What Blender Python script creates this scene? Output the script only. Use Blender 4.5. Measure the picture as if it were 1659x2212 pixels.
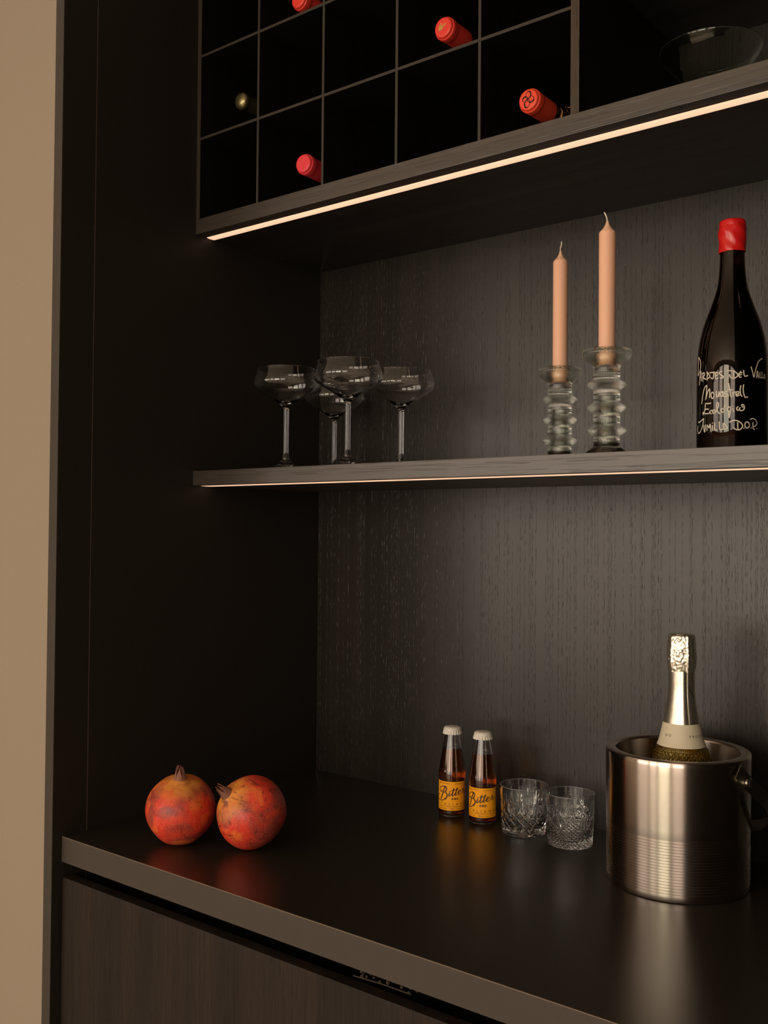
import bpy, bmesh, math, random
from mathutils import Vector, Matrix, noise as mnoise

PI = math.pi
for o in list(bpy.data.objects):
    bpy.data.objects.remove(o)
SC = bpy.context.scene
COL = SC.collection
rnd = random.Random(7)

# ------------------------------------------------------------------ camera
CAM = Vector((1.4663, -1.6006, 0.5101))
YAW, PITCH, ROLL, FPX = -0.6764, 0.0190, 0.0085, 2179.83
fw = Vector((math.sin(YAW)*math.cos(PITCH), math.cos(YAW)*math.cos(PITCH), math.sin(PITCH)))
rt0 = Vector((math.cos(YAW), -math.sin(YAW), 0))
up0 = rt0.cross(fw)
rt = rt0*math.cos(ROLL) + up0*math.sin(ROLL)
up = up0*math.cos(ROLL) - rt0*math.sin(ROLL)
cd = bpy.data.cameras.new('camera')
cam = bpy.data.objects.new('camera', cd)
COL.objects.link(cam)
M = Matrix((( rt.x, up.x, -fw.x, CAM.x), (rt.y, up.y, -fw.y, CAM.y), (rt.z, up.z, -fw.z, CAM.z), (0, 0, 0, 1)))
cam.matrix_world = M
cd.sensor_fit = 'HORIZONTAL'
cd.sensor_width = 36.0
cd.lens = FPX/1659*36.0
cd.clip_start = 0.02
SC.camera = cam

# ------------------------------------------------------------------ world, lights, exposure
SC.view_settings.view_transform = 'Standard'
SC.view_settings.look = 'None'
SC.view_settings.gamma = 1
SC.view_settings.exposure = 0.16
SC.view_settings.use_curve_mapping = False
w = bpy.data.worlds.new('world')
SC.world = w
w.use_nodes = True
w.node_tree.nodes['Background'].inputs[0].default_value = (0.75, 0.80, 0.70, 1)
w.node_tree.nodes['Background'].inputs[1].default_value = 0.6

ROOM_Y, ROOM_XL, ROOM_XR, FLOOR_Z, CEIL_Z = -4.6, -3.4, 4.0, -0.90, 1.80
WIN_Z0, WIN_Z1 = -0.38, 1.68
# (x0, x1, radiance, colour): daylight coming in through the window openings opposite the niche
WINDOWS = [(-2.95, -0.95, 3.0, (1.0, 0.80, 0.67)),
           (-0.75, 0.20, 3.9, (1.0, 0.83, 0.68)),
           (0.38, 1.75, 5.7, (1.0, 0.90, 0.68)),
           (2.08, 3.65, 3.4, (1.0, 0.79, 0.67))]
for (x0, x1, rad, c) in WINDOWS:
    ld = bpy.data.lights.new('window_daylight', 'AREA')
    ld.shape = 'RECTANGLE'
    ld.size = x1-x0-0.10
    ld.size_y = WIN_Z1-WIN_Z0-0.10
    ld.energy = rad*PI*ld.size*ld.size_y
    ld.color = c
    lo = bpy.data.objects.new('window_daylight', ld)
    COL.objects.link(lo)
    lo.location = ((x0+x1)/2, ROOM_Y-0.02, (WIN_Z0+WIN_Z1)/2)
    lo.rotation_euler = (PI/2, 0, 0)      # -Z of the lamp points to +Y

# ------------------------------------------------------------------ helpers
def tag(o, label=None, cat=None, group=None, kind=None):
    if label: o['label'] = label
    if cat: o['category'] = cat
    if group: o['group'] = group
    if kind: o['kind'] = kind
    return o

def thing(name, label, cat, loc=(0, 0, 0), group=None, rot=None):
    o = bpy.data.objects.new(name, None)
    o.empty_display_size = 0.02
    COL.objects.link(o)
    o.location = loc
    if rot is not None:
        o.rotation_mode = 'QUATERNION'
        o.rotation_quaternion = rot
    return tag(o, label, cat, group)

def link(name, me, mat, parent=None, label=None):
    o = bpy.data.objects.new(name, me)
    COL.objects.link(o)
    if mat is not None:
        me.materials.append(mat)
    if parent is not None:
        o.parent = parent
    if label: o['label'] = label
    return o

def finish(bm, name, smooth=True, angle=35):
    me = bpy.data.meshes.new(name)
    bmesh.ops.recalc_face_normals(bm, faces=bm.faces)
    if smooth:
        for f in bm.faces: f.smooth = True
        for e in bm.edges:
            if len(e.link_faces) == 2 and e.calc_face_angle(0) > math.radians(angle):
                e.smooth = False
    bm.to_mesh(me)
    bm.free()
    return me

def box_bm(bm, x0, x1, y0, y1, z0, z1, bev=0.0):
    r = bmesh.ops.create_cube(bm, size=1)
    vs = r['verts']
    for v in vs:
        v.co = Vector(((x0+x1)/2+v.co.x*(x1-x0), (y0+y1)/2+v.co.y*(y1-y0), (z0+z1)/2+v.co.z*(z1-z0)))
    if bev > 0:
        es = list({e for v in vs for e in v.link_edges})
        bmesh.ops.bevel(bm, geom=es, offset=bev, segments=2, affect='EDGES', profile=0.7)

def box(name, b, mat, parent=None, bev=0.0, label=None):
    bm = bmesh.new()
    box_bm(bm, *b, bev=bev)
    return link(name, finish(bm, name, smooth=False), mat, parent, label)

def lathe(name, prof, mat, parent=None, seg=96, disp=None, close=False, angle=35, label=None, smooth=True):
    """prof: list of (r, z); r == 0 makes a pole. disp(theta, r, z) -> radial offset"""
    bm = bmesh.new()
    rings = []
    for (r, z) in prof:
        if r < 1e-7:
            rings.append([bm.verts.new((0, 0, z))])
        else:
            ring = []
            for k in range(seg):
                t = 2*PI*k/seg
                rr = r + (disp(t, r, z) if disp else 0)
                ring.append(bm.verts.new((rr*math.cos(t), rr*math.sin(t), z)))
            rings.append(ring)
    pairs = list(zip(rings[:-1], rings[1:]))
    if close: pairs.append((rings[-1], rings[0]))
    for a, b in pairs:
        if len(a) == 1 and len(b) == 1: continue
        for k in range(seg):
            k2 = (k+1) % seg
            if len(a) == 1: bm.faces.new((a[0], b[k2], b[k]))
            elif len(b) == 1: bm.faces.new((a[k], a[k2], b[0]))
            else: bm.faces.new((a[k], a[k2], b[k2], b[k]))
    return link(name, finish(bm, name, smooth, angle), mat, parent, label)

def smooth_prof(pts, n=5):
    out = []
    P = [pts[0]]+list(pts)+[pts[-1]]
    for i in range(1, len(P)-2):
        p0, p1, p2, p3 = P[i-1], P[i], P[i+1], P[i+2]
        for k in range(n):
            t = k/n
            out.append(tuple(0.5*((2*p1[j])+(-p0[j]+p2[j])*t+(2*p0[j]-5*p1[j]+4*p2[j]-p3[j])*t*t+(-p0[j]+3*p1[j]-3*p2[j]+p3[j])*t**3) for j in range(len(p1))))
    out.append(tuple(pts[-1]))
    return out

def dense(pts, step):
    out = []
    for a, b in zip(pts[:-1], pts[1:]):
        n = max(1, int(math.dist(a, b)/step))
        for k in range(n):
            out.append(tuple(a[j]+(b[j]-a[j])*k/n for j in range(len(a))))
    out.append(tuple(pts[-1]))
    return out

def tube(bm, pts, radii, seg=10):
    prev = None
    n = len(pts)
    pts = [Vector(p) for p in pts]
    up_ = Vector((0.13, 0.21, 1)).normalized()
    for i in range(n):
        d = (pts[min(i+1, n-1)]-pts[max(i-1, 0)]).normalized()
        a = d.cross(up_)
        if a.length < 1e-3: a = d.cross(Vector((1, 0, 0)))
        a.normalize(); b = d.cross(a)
        r = radii[i] if isinstance(radii, (list, tuple)) else radii
        ring = [bm.verts.new(pts[i]+a*r*math.cos(2*PI*k/seg)+b*r*math.sin(2*PI*k/seg)) for k in range(seg)]
        if prev:
            for k in range(seg):
                bm.faces.new((prev[k], prev[(k+1) % seg], ring[(k+1) % seg], ring[k]))
        else:
            bm.faces.new(ring[::-1])
        prev = ring
    bm.faces.new(prev)

def strokes_mesh(name, strokes, width, put, thick_step=None, tail=1.0):
    """strokes: polylines in flat (s, t); put(s, t) -> point on the surface"""
    bm = bmesh.new()
    for item in strokes:
        if isinstance(item[0], (int, float)): wd, pl = item
        else: wd, pl = width, item
        pl = smooth_prof(pl, 4) if len(pl) > 2 else dense(pl, wd)
        n = len(pl)
        L, R = [], []
        for i, p in enumerate(pl):
            q0, q1 = pl[max(i-1, 0)], pl[min(i+1, n-1)]
            dx, dy = q1[0]-q0[0], q1[1]-q0[1]
            l = math.hypot(dx, dy) or 1
            nx, ny = -dy/l, dx/l
            h = wd/2
            L.append(bm.verts.new(put(p[0]+nx*h, p[1]+ny*h)))
            R.append(bm.verts.new(put(p[0]-nx*h, p[1]-ny*h)))
        for i in range(n-1):
            bm.faces.new((L[i], R[i], R[i+1], L[i+1]))
        for p in (pl[0], pl[-1]):
            c = [bm.verts.new(put(p[0]+wd/2*math.cos(2*PI*k/10), p[1]+wd/2*math.sin(2*PI*k/10))) for k in range(10)]
            bm.faces.new(c)
    me = bpy.data.meshes.new(name)
    bm.to_mesh(me); bm.free()
    return me

def text_mesh(name, items, put):
    """items: (string, size, s, t) centred; letters from the built-in font laid on a surface by put(s, t)"""
    bm = bmesh.new()
    for (s, size, cx, cy) in items:
        cu = bpy.data.curves.new('lettering', 'FONT')
        cu.body = s; cu.size = size; cu.align_x = 'CENTER'; cu.align_y = 'CENTER'
        cu.resolution_u = 3
        to = bpy.data.objects.new('lettering', cu)
        COL.objects.link(to)
        dg = bpy.context.evaluated_depsgraph_get()
        me = bpy.data.meshes.new_from_object(to.evaluated_get(dg))
        tb = bmesh.new(); tb.from_mesh(me)
        bmesh.ops.triangulate(tb, faces=tb.faces)
        vm = {}
        for v in tb.verts:
            vm[v.index] = bm.verts.new(put(cx+v.co.x, cy+v.co.y))
        for f in tb.faces:
            try: bm.faces.new([vm[v.index] for v in f.verts])
            except ValueError: pass
        tb.free()
        bpy.data.objects.remove(to)
        bpy.data.curves.remove(cu)
        bpy.data.meshes.remove(me)
    me = bpy.data.meshes.new(name)
    bm.to_mesh(me); bm.free()
    return me

def copy_tree(o, parent=None):
    c = o.copy()
    COL.objects.link(c)
    if parent is not None: c.parent = parent
    for ch in [k for k in bpy.data.objects if k.parent == o]:
        copy_tree(ch, c)
    return c

# ------------------------------------------------------------------ materials
def new_mat(name):
    m = bpy.data.materials.new(name)
    m.use_nodes = True
    nt = m.node_tree
    b = nt.nodes['Principled BSDF']
    return m, nt, b

def pmat(name, col, rough=0.5, metal=0.0, trans=0.0, ior=1.45, spec=0.5, coat=0.0, sss=0.0, bump=None, colvar=None):
    m, nt, b = new_mat(name)
    b.inputs['Base Color'].default_value = (*col, 1)
    b.inputs['Roughness'].default_value = rough
    b.inputs['Metallic'].default_value = metal
    b.inputs['Transmission Weight'].default_value = trans
    b.inputs['IOR'].default_value = ior
    b.inputs['Specular IOR Level'].default_value = spec
    b.inputs['Coat Weight'].default_value = coat
    if sss:
        b.inputs['Subsurface Weight'].default_value = sss
        b.inputs['Subsurface Radius'].default_value = (0.012, 0.006, 0.004)
        b.inputs['Subsurface Scale'].default_value = 1.0
    if bump or colvar:
        tc = nt.nodes.new('ShaderNodeTexCoord')
        mp = nt.nodes.new('ShaderNodeMapping')
        nt.links.new(tc.outputs['Object'], mp.inputs[0])
        nz = nt.nodes.new('ShaderNodeTexNoise')
        sc = (bump or colvar)[0]
        mp.inputs['Scale'].default_value = sc if isinstance(sc, tuple) else (sc, sc, sc)
        nz.inputs['Scale'].default_value = 1.0
        nz.inputs['Detail'].default_value = 3
        nt.links.new(mp.outputs[0], nz.inputs['Vector'])
        if bump:
            bp = nt.nodes.new('ShaderNodeBump')
            bp.inputs['Strength'].default_value = bump[1]
            bp.inputs['Distance'].default_value = bump[2]
            nt.links.new(nz.outputs['Fac'], bp.inputs['Height'])
            nt.links.new(bp.outputs[0], b.inputs['Normal'])
        if colvar:
            mx = nt.nodes.new('ShaderNodeMix'); mx.data_type = 'RGBA'
            mx.inputs[6].default_value = (*col, 1); mx.inputs[7].default_value = (*colvar[1], 1)
            nt.links.new(nz.outputs['Fac'], mx.inputs[0])
            nt.links.new(mx.outputs[2], b.inputs['Base Color'])
    return m

def wood(name, axis, dark, light, rough=0.45, spec=0.5, pore=1.0, fine=1.0, bumpd=0.00035, al=(75, 0.9)):
    """stained open-pored oak, grain running along axis"""
    m, nt, b = new_mat(name)
    N, L = nt.nodes, nt.links
    tc = N.new('ShaderNodeTexCoord')
    def nz(across, along, detail=2):
        mp = N.new('ShaderNodeMapping')
        s = [across]*3; s['XYZ'.index(axis)] = along
        mp.inputs['Scale'].default_value = s
        n = N.new('ShaderNodeTexNoise')
        n.inputs['Scale'].default_value = 1.0; n.inputs['Detail'].default_value = detail
        L.new(tc.outputs['Object'], mp.inputs[0]); L.new(mp.outputs[0], n.inputs['Vector'])
        return n.outputs['Fac']
    broad = nz(28, 1.2, 3)
    fib = nz(900, 14, 2)
    por = nz(1100, al[0], 0.0)
    clus = nz(300, al[1], 0.5)
    def math_(op, a, bb=None, c=None):
        n = N.new('ShaderNodeMath'); n.operation = op
        for i, v in enumerate((a, bb, c)):
            if v is None: continue
            if isinstance(v, (int, float)): n.inputs[i].default_value = v
            else: L.new(v, n.inputs[i])
        return n.outputs[0]
    def ramp(v, a, c):
        n = N.new('ShaderNodeMapRange'); n.inputs[1].default_value = a; n.inputs[2].default_value = c
        n.interpolation_type = 'SMOOTHSTEP'
        L.new(v, n.inputs[0]); return n.outputs[0]
    pore_m = math_('MULTIPLY', ramp(por, 0.57, 0.64), ramp(clus, 0.52, 0.60))
    mixv = math_('ADD', math_('MULTIPLY', ramp(broad, 0.3, 0.7), 0.55), math_('MULTIPLY', ramp(fib, 0.3, 0.7), 0.45*fine))
    mx = N.new('ShaderNodeMix'); mx.data_type = 'RGBA'
    mx.inputs[6].default_value = (*dark, 1); mx.inputs[7].default_value = (*light, 1)
    L.new(mixv, mx.inputs[0])
    m2 = N.new('ShaderNodeMix'); m2.data_type = 'RGBA'
    L.new(mx.outputs[2], m2.inputs[6]); m2.inputs[7].default_value = (dark[0]*0.25, dark[1]*0.25, dark[2]*0.25, 1)
    L.new(math_('MULTIPLY', pore_m, 0.85*pore), m2.inputs[0])
    L.new(m2.outputs[2], b.inputs['Base Color'])
    hgt = math_('ADD', math_('MULTIPLY', fib, 0.16*fine), math_('MULTIPLY', pore_m, -1.0*pore))
    bp = N.new('ShaderNodeBump'); bp.inputs['Strength'].default_value = 0.7; bp.inputs['Distance'].default_value = bumpd
    L.new(hgt, bp.inputs['Height']); L.new(bp.outputs[0], b.inputs['Normal'])
    b.inputs['Roughness'].default_value = rough
    b.inputs['Specular IOR Level'].default_value = spec
    return m

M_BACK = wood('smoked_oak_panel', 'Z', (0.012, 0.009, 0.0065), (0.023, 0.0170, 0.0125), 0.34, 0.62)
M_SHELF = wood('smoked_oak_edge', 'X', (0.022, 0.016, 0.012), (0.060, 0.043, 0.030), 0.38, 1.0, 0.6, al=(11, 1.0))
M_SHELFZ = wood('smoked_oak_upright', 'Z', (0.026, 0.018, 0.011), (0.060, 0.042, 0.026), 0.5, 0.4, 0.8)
M_OAKSHADE = wood('smoked_oak_shaded', 'Z', (0.0030, 0.0024, 0.0018), (0.0075, 0.0060, 0.0045), 0.6, 0.15, 0.5)  # darker copy of the oak, shade of the recesses put into its colour
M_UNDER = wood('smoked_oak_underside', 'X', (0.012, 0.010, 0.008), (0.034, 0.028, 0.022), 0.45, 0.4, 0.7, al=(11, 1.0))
M_DOOR = wood('smoked_oak_door', 'Z', (0.007, 0.0046, 0.0032), (0.024, 0.0148, 0.0095), 0.55, 0.3, 0.6, 1.4)
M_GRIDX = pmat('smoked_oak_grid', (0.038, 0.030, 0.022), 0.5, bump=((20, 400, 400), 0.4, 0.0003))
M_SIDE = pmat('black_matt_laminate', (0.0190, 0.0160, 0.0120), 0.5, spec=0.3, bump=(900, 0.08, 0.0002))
M_SIDELIT = pmat('side_panel_lit_edge', (0.052, 0.043, 0.034), 0.55, spec=0.35, bump=(900, 0.1, 0.0002))  # lighter tone holds the light on the panel's front face
M_SEAM = pmat('seam_highlight', (0.16, 0.12, 0.09), 0.5)  # highlight on the groove edge put into the strip's colour
M_TOP = pmat('worktop_dark_composite', (0.022, 0.0175, 0.0130), 0.28, spec=0.55, bump=(1400, 0.03, 0.0001))
M_TOPLIT = pmat('worktop_front_lit', (0.056, 0.045, 0.035), 0.50, spec=0.4, bump=(900, 0.1, 0.0002))  # lighter copy of the worktop colour for its lit front face
M_TOPGLINT = pmat('worktop_edge_highlight', (0.20, 0.15, 0.11), 0.4)  # pale colour painted as a highlight on the top edge
M_WALL = pmat('beige_plaster', (0.31, 0.25, 0.19), 0.85, spec=0.2, bump=(180, 0.15, 0.0006))
M_ROOM = pmat('room_plaster', (0.40, 0.34, 0.28), 0.9, spec=0.1, bump=(60, 0.1, 0.001))
M_ROOMD = pmat('room_dark_wall', (0.05, 0.042, 0.033), 0.8, spec=0.2, bump=(60, 0.1, 0.001))
M_FLOOR = wood('floor_oak', 'X', (0.50, 0.42, 0.35), (0.62, 0.53, 0.45), 0.5, 0.3, 0.2)
M_CEIL = pmat('ceiling_paint', (0.72, 0.66, 0.58), 0.9, spec=0.1, bump=(60, 0.1, 0.001))
M_FRAME = pmat('window_frame_paint', (0.05, 0.045, 0.04), 0.5)
M_GLASS = pmat('clear_glass', (1, 1, 1), 0.0, trans=1.0, ior=1.5)
M_CRYSTAL = pmat('cut_crystal', (1, 1, 1), 0.0, trans=1.0, ior=1.54)
M_RIMLIT = pmat('brightened_glass_rim', (1, 1, 1), 0.25, trans=0.9, ior=1.54)  # frosting added to brighten the polished rim into a light line
M_BOWLG = pmat('greenish_glass', (0.93, 0.96, 0.86), 0.0, trans=1.0, ior=1.5)
M_HOLDER = pmat('pressed_green_glass', (0.95, 0.985, 0.92), 0.0, trans=1.0, ior=1.5, bump=((800, 800, 45), 0.5, 0.0010))
M_CANDLE = pmat('pale_peach_wax', (0.86, 0.50, 0.34), 0.45, spec=0.4, sss=0.35)
M_WICK = pmat('cotton_wick', (0.80, 0.72, 0.58), 0.9, bump=(2500, 0.5, 0.0003))
M_CAPS = pmat('red_foil_capsule', (0.80, 0.050, 0.035), 0.35, spec=0.5, bump=(300, 0.05, 0.0003))
M_CAPS2 = pmat('orange_red_capsule', (0.85, 0.075, 0.035), 0.38, spec=0.5, bump=(300, 0.05, 0.0003))
M_CAPS3 = pmat('rose_red_capsule', (0.78, 0.045, 0.060), 0.35, spec=0.5, bump=(300, 0.05, 0.0003))
M_WAX = pmat('red_sealing_wax', (0.62, 0.012, 0.012), 0.22, spec=0.6, bump=(120, 0.2, 0.0010))
M_GOLD = pmat('gold_print', (0.90, 0.58, 0.16), 0.4, metal=0.3)
M_INK = pmat('black_ink', (0.012, 0.008, 0.006), 0.5)
M_BRONZE = pmat('dark_bronze_foil', (0.30, 0.25, 0.12), 0.30, metal=0.9, bump=(260, 0.35, 0.001))
M_DKGLASS = pmat('dark_bottle_glass', (0.22, 0.10, 0.035), 0.02, trans=1.0, ior=1.5)
M_WINE = pmat('red_wine', (0.010, 0.001, 0.001), 0.05, spec=0.2)
M_PAINT = pmat('chalk_white_paint', (0.68, 0.60, 0.48), 0.6)
M_BITGLASS = pmat('small_bottle_glass', (1, 1, 1), 0.0, trans=1.0, ior=1.5, bump=(1600, 0.10, 0.0002))
M_BITTER = pmat('amber_liquid', (0.92, 0.30, 0.05), 0.0, trans=1.0, ior=1.34)
M_LABEL = pmat('orange_paper_label', (1.0, 0.40, 0.010), 0.55, spec=0.3)
M_GREEN = pmat('green_label_edge', (0.04, 0.09, 0.03), 0.5)
M_LINK = pmat('label_brown_ink', (0.045, 0.020, 0.012), 0.5)
M_CROWN = pmat('white_enamel_cap', (0.74, 0.68, 0.60), 0.42, spec=0.5)
M_FOIL = pmat('champagne_foil', (0.70, 0.65, 0.54), 0.34, metal=0.94, bump=(220, 0.25, 0.0008))
M_FOILW = pmat('crumpled_champagne_foil', (0.72, 0.67, 0.56), 0.33, metal=0.92, bump=((260, 260, 160), 0.12, 0.0004))
M_NLAB = pmat('cream_neck_label', (0.66, 0.58, 0.42), 0.5, spec=0.3)
M_PGLASS = pmat('olive_bottle_glass', (0.88, 0.78, 0.28), 0.01, trans=1.0, ior=1.5)
M_PWINE = pmat('golden_wine', (0.70, 0.46, 0.12), 0.0, trans=0.72, ior=1.34)
M_RIVET = pmat('polished_steel', (0.75, 0.68, 0.60), 0.18, metal=1.0)
M_SPRIG = pmat('dried_seed_heads', (0.05, 0.035, 0.02), 0.9)
M_CALYX = pmat('dry_calyx', (0.36, 0.13, 0.08), 0.7, colvar=(300, (0.14, 0.07, 0.05)))

def steel(name, rough, aniso, col=(0.62, 0.545, 0.47)):
    m, nt, b = new_mat(name)
    b.inputs['Base Color'].default_value = (*col, 1)
    b.inputs['Metallic'].default_value = 1.0
    b.inputs['Roughness'].default_value = rough
    b.inputs['Anisotropic'].default_value = aniso
    b.inputs['Anisotropic Rotation'].default_value = 0.25
    tg = nt.nodes.new('ShaderNodeTangent'); tg.direction_type = 'RADIAL'; tg.axis = 'Z'
    nt.links.new(tg.outputs[0], b.inputs['Tangent'])
    tc = nt.nodes.new('ShaderNodeTexCoord'); mp = nt.nodes.new('ShaderNodeMapping')
    mp.inputs['Scale'].default_value = (8, 8, 2600)
    nz = nt.nodes.new('ShaderNodeTexNoise'); nz.inputs['Scale'].default_value = 1; nz.inputs['Detail'].default_value = 2
    nt.links.new(tc.outputs['Object'], mp.inputs[0]); nt.links.new(mp.outputs[0], nz.inputs['Vector'])
    bp = nt.nodes.new('ShaderNodeBump'); bp.inputs['Strength'].default_value = 0.12; bp.inputs['Distance'].default_value = 0.0001
    nt.links.new(nz.outputs['Fac'], bp.inputs['Height']); nt.links.new(bp.outputs[0], b.inputs['Normal'])
    return m
M_STEEL = steel('brushed_steel', 0.22, 0.85)
M_STEELR = steel('brushed_steel_rim', 0.34, 0.3)
M_STEELB = steel('brushed_steel_strap', 0.30, 0.0, (0.35, 0.32, 0.27))

m, nt, b = new_mat('led_diffuser')
b.inputs['Base Color'].default_value = (0.8, 0.6, 0.45, 1)
b.inputs['Emission Color'].default_value = (1.0, 0.62, 0.40, 1)
b.inputs['Emission Strength'].default_value = 0.86
M_LED = m

def pom_mat(name, seed, warm, dark):
    m, nt, b = new_mat(name)
    N, L = nt.nodes, nt.links
    tc = N.new('ShaderNodeTexCoord')
    def nz(sc, det, off, dist=0.0):
        mp = N.new('ShaderNodeMapping'); mp.inputs['Location'].default_value = (seed+off, seed*1.3, off)
        mp.inputs['Scale'].default_value = sc if isinstance(sc, tuple) else (sc, sc, sc)
        n = N.new('ShaderNodeTexNoise'); n.inputs['Scale'].default_value = 1; n.inputs['Detail'].default_value = det
        n.inputs['Distortion'].default_value = dist
        L.new(tc.outputs['Object'], mp.inputs[0]); L.new(mp.outputs[0], n.inputs['Vector'])
        return n.outputs['Fac']
    def rng(v, a, c, lo=0, hi=1):
        n = N.new('ShaderNodeMapRange'); n.interpolation_type = 'SMOOTHSTEP'
        for i, x in enumerate((a, c, lo, hi)): n.inputs[i+1].default_value = x
        L.new(v, n.inputs[0]); return n.outputs[0]
    def mix(f, a, bb):
        n = N.new('ShaderNodeMix'); n.data_type = 'RGBA'
        L.new(f, n.inputs[0])
        for i, x in ((6, a), (7, bb)):
            if isinstance(x, tuple): n.inputs[i].default_value = (*x, 1)
            else: L.new(x, n.inputs[i])
        return n.outputs[2]
    def mul(a, bb):
        n = N.new('ShaderNodeMath'); n.operation = 'MULTIPLY'
        for i, x in enumerate((a, bb)):
            if isinstance(x, (int, float)): n.inputs[i].default_value = x
            else: L.new(x, n.inputs[i])
        return n.outputs[0]
    base = mix(rng(nz(22, 3, 0, 0.4), 0.40, 0.62), (0.34, 0.045, 0.035), (0.72, 0.045, 0.022))
    base = mix(mul(rng(nz(26, 3, 5, 0.5), 0.54, 0.70), warm), base, (0.85, 0.16, 0.030))
    base = mix(mul(rng(nz(520, 3, 2), 0.50, 0.70), 0.28), base, (0.80, 0.34, 0.14))
    sep = N.new('ShaderNodeSeparateXYZ'); L.new(tc.outputs['Object'], sep.inputs[0])
    crown = rng(sep.outputs[2], 0.090, 0.112)
    base = mix(mul(crown, rng(nz(60, 2, 9), 0.3, 0.6, 0.45, 1)), base, (0.72, 0.27, 0.045))
    base = mix(mul(rng(nz((30, 45, 30), 5, 14, 1.2), 0.54, 0.66), dark), base, (0.13, 0.02, 0.014))
    base = mix(mul(rng(nz(150, 4, 21, 1.0), 0.60, 0.70), dark), base, (0.08, 0.02, 0.012))
    L.new(base, b.inputs['Base Color'])
    bp = N.new('ShaderNodeBump'); bp.inputs['Strength'].default_value = 0.25; bp.inputs['Distance'].default_value = 0.0006
    L.new(nz(300, 3, 30), bp.inputs['Height']); L.new(bp.outputs[0], b.inputs['Normal'])
    b.inputs['Roughness'].default_value = 0.42
    b.inputs['Specular IOR Level'].default_value = 0.45
    return m

# ------------------------------------------------------------------ the room behind the camera
def struct(o): return tag(o, kind='structure')
NX1 = 1.19            # right end of the fitted niche
struct(box('floor', (ROOM_XL-.1, ROOM_XR+.1, ROOM_Y-.1, .1, FLOOR_Z-.05, FLOOR_Z), M_FLOOR))
struct(box('ceiling', (ROOM_XL-.1, ROOM_XR+.1, ROOM_Y-.1, .1, CEIL_Z, CEIL_Z+.05), M_CEIL))
struct(box('wall_left', (ROOM_XL-.1, ROOM_XL, ROOM_Y-.1, .1, FLOOR_Z, CEIL_Z), M_ROOM))
struct(box('wall_right', (ROOM_XR, ROOM_XR+.1, ROOM_Y-.1, .1, FLOOR_Z, CEIL_Z), M_ROOMD))
tag(box('wall_niche', (ROOM_XL, -0.0232, -0.622, 0.02, FLOOR_Z, CEIL_Z), M_WALL), 'beige plastered wall left of the dark bar niche', None, None, 'structure')
struct(box('wall_niche_right', (NX1+.02, ROOM_XR, -0.622, 0.02, FLOOR_Z, CEIL_Z), M_ROOMD))
struct(box('wall_back', (-0.02, NX1+.02, 0.02, 0.10, FLOOR_Z, CEIL_Z), M_ROOMD))
xs = [ROOM_XL] + [v for wn in WINDOWS for v in wn[:2]] + [ROOM_XR]
bm = bmesh.new()
for i in range(0, len(xs), 2):
    box_bm(bm, xs[i], xs[i+1], ROOM_Y-.12, ROOM_Y, FLOOR_Z, CEIL_Z)
for (x0, x1, r_, c_) in WINDOWS:
    box_bm(bm, x0, x1, ROOM_Y-.12, ROOM_Y, FLOOR_Z, WIN_Z0)
    box_bm(bm, x0, x1, ROOM_Y-.12, ROOM_Y, WIN_Z1, CEIL_Z)
struct(link('wall_front', finish(bm, 'wall_front', False), M_ROOM))
for i, (x0, x1, r_, c_) in enumerate(WINDOWS):
    bm = bmesh.new()
    for bb in ((x0, x0+.05, WIN_Z0, WIN_Z1), (x1-.05, x1, WIN_Z0, WIN_Z1), (x0+.05, x1-.05, WIN_Z0, WIN_Z0+.05), (x0+.05, x1-.05, WIN_Z1-.05, WIN_Z1)):
        box_bm(bm, bb[0], bb[1], ROOM_Y-.09, ROOM_Y-.03, bb[2], bb[3])
    wn = struct(link('window_%d' % (i+1), finish(bm, 'window', False), M_FRAME))
    box('pane', (x0+.05, x1-.05, ROOM_Y-.065, ROOM_Y-.058, WIN_Z0+.05, WIN_Z1-.05), M_GLASS, wn)

# ------------------------------------------------------------------ fitted furniture
ZTOP, CABZ1 = 0.0, 1.78
SH0, SH1, CB0, CB1, D1 = 0.5926, 0.6199, 1.0664, 1.0945, 0.349
bp_ = box('back_panel', (0.0005, NX1, 0.0, 0.018, -0.86, CABZ1), M_BACK)
tag(bp_, 'tall dark stained oak panel at the back of the bar niche', 'panel')

sp = thing('side_panel', 'tall black matt panel closing the left end of the bar niche', 'panel', (-0.011, -0.32, FLOOR_Z))
def rel(b, o): return (b[0]-o[0], b[1]-o[0], b[2]-o[1], b[3]-o[1], b[4]-o[2], b[5]-o[2])
OO = (-0.011, -0.32, FLOOR_Z)
box('inner_board', rel((-0.0225, 0, -0.5712, -0.0005, FLOOR_Z, CABZ1), OO), M_SIDE, sp)
box('front_board', rel((-0.0225, 0, -0.6365, -0.5720, FLOOR_Z, CABZ1), OO), M_SIDE, sp)
box('seam_strip', rel((-0.0225, 0.0001, -0.5720, -0.5712, FLOOR_Z, CABZ1), OO), M_SEAM, sp, label='thin seam line with its edge highlight in pale brown')
box('lit_front_edge', rel((-0.0225, 0.0002, -0.6385, -0.6365, FLOOR_Z, CABZ1), OO), M_SIDELIT, sp, bev=0.0006, label='front edge coloured lighter as lit')

# worktop
wt = thing('worktop', 'dark matt worktop slab with its front face coloured lighter as lit', 'worktop', (0.6, -0.31, -0.0415))
OO = (0.6, -0.31, -0.0415)
box('slab', rel((0.0008, NX1, -0.6185, -0.0003, -0.0415, -0.0001), OO), M_TOP, wt)
box('lit_front_face', rel((0.0008, NX1, -0.6200, -0.6185, -0.0415, -0.0008), OO), M_TOPLIT, wt, label='grey-brown front face coloured lighter as lit')
box('arris_highlight', rel((0.0008, NX1, -0.6200, -0.6185, -0.0008, 0.0), OO), M_TOPGLINT, wt, label='pale painted highlight along the top edge')

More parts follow.
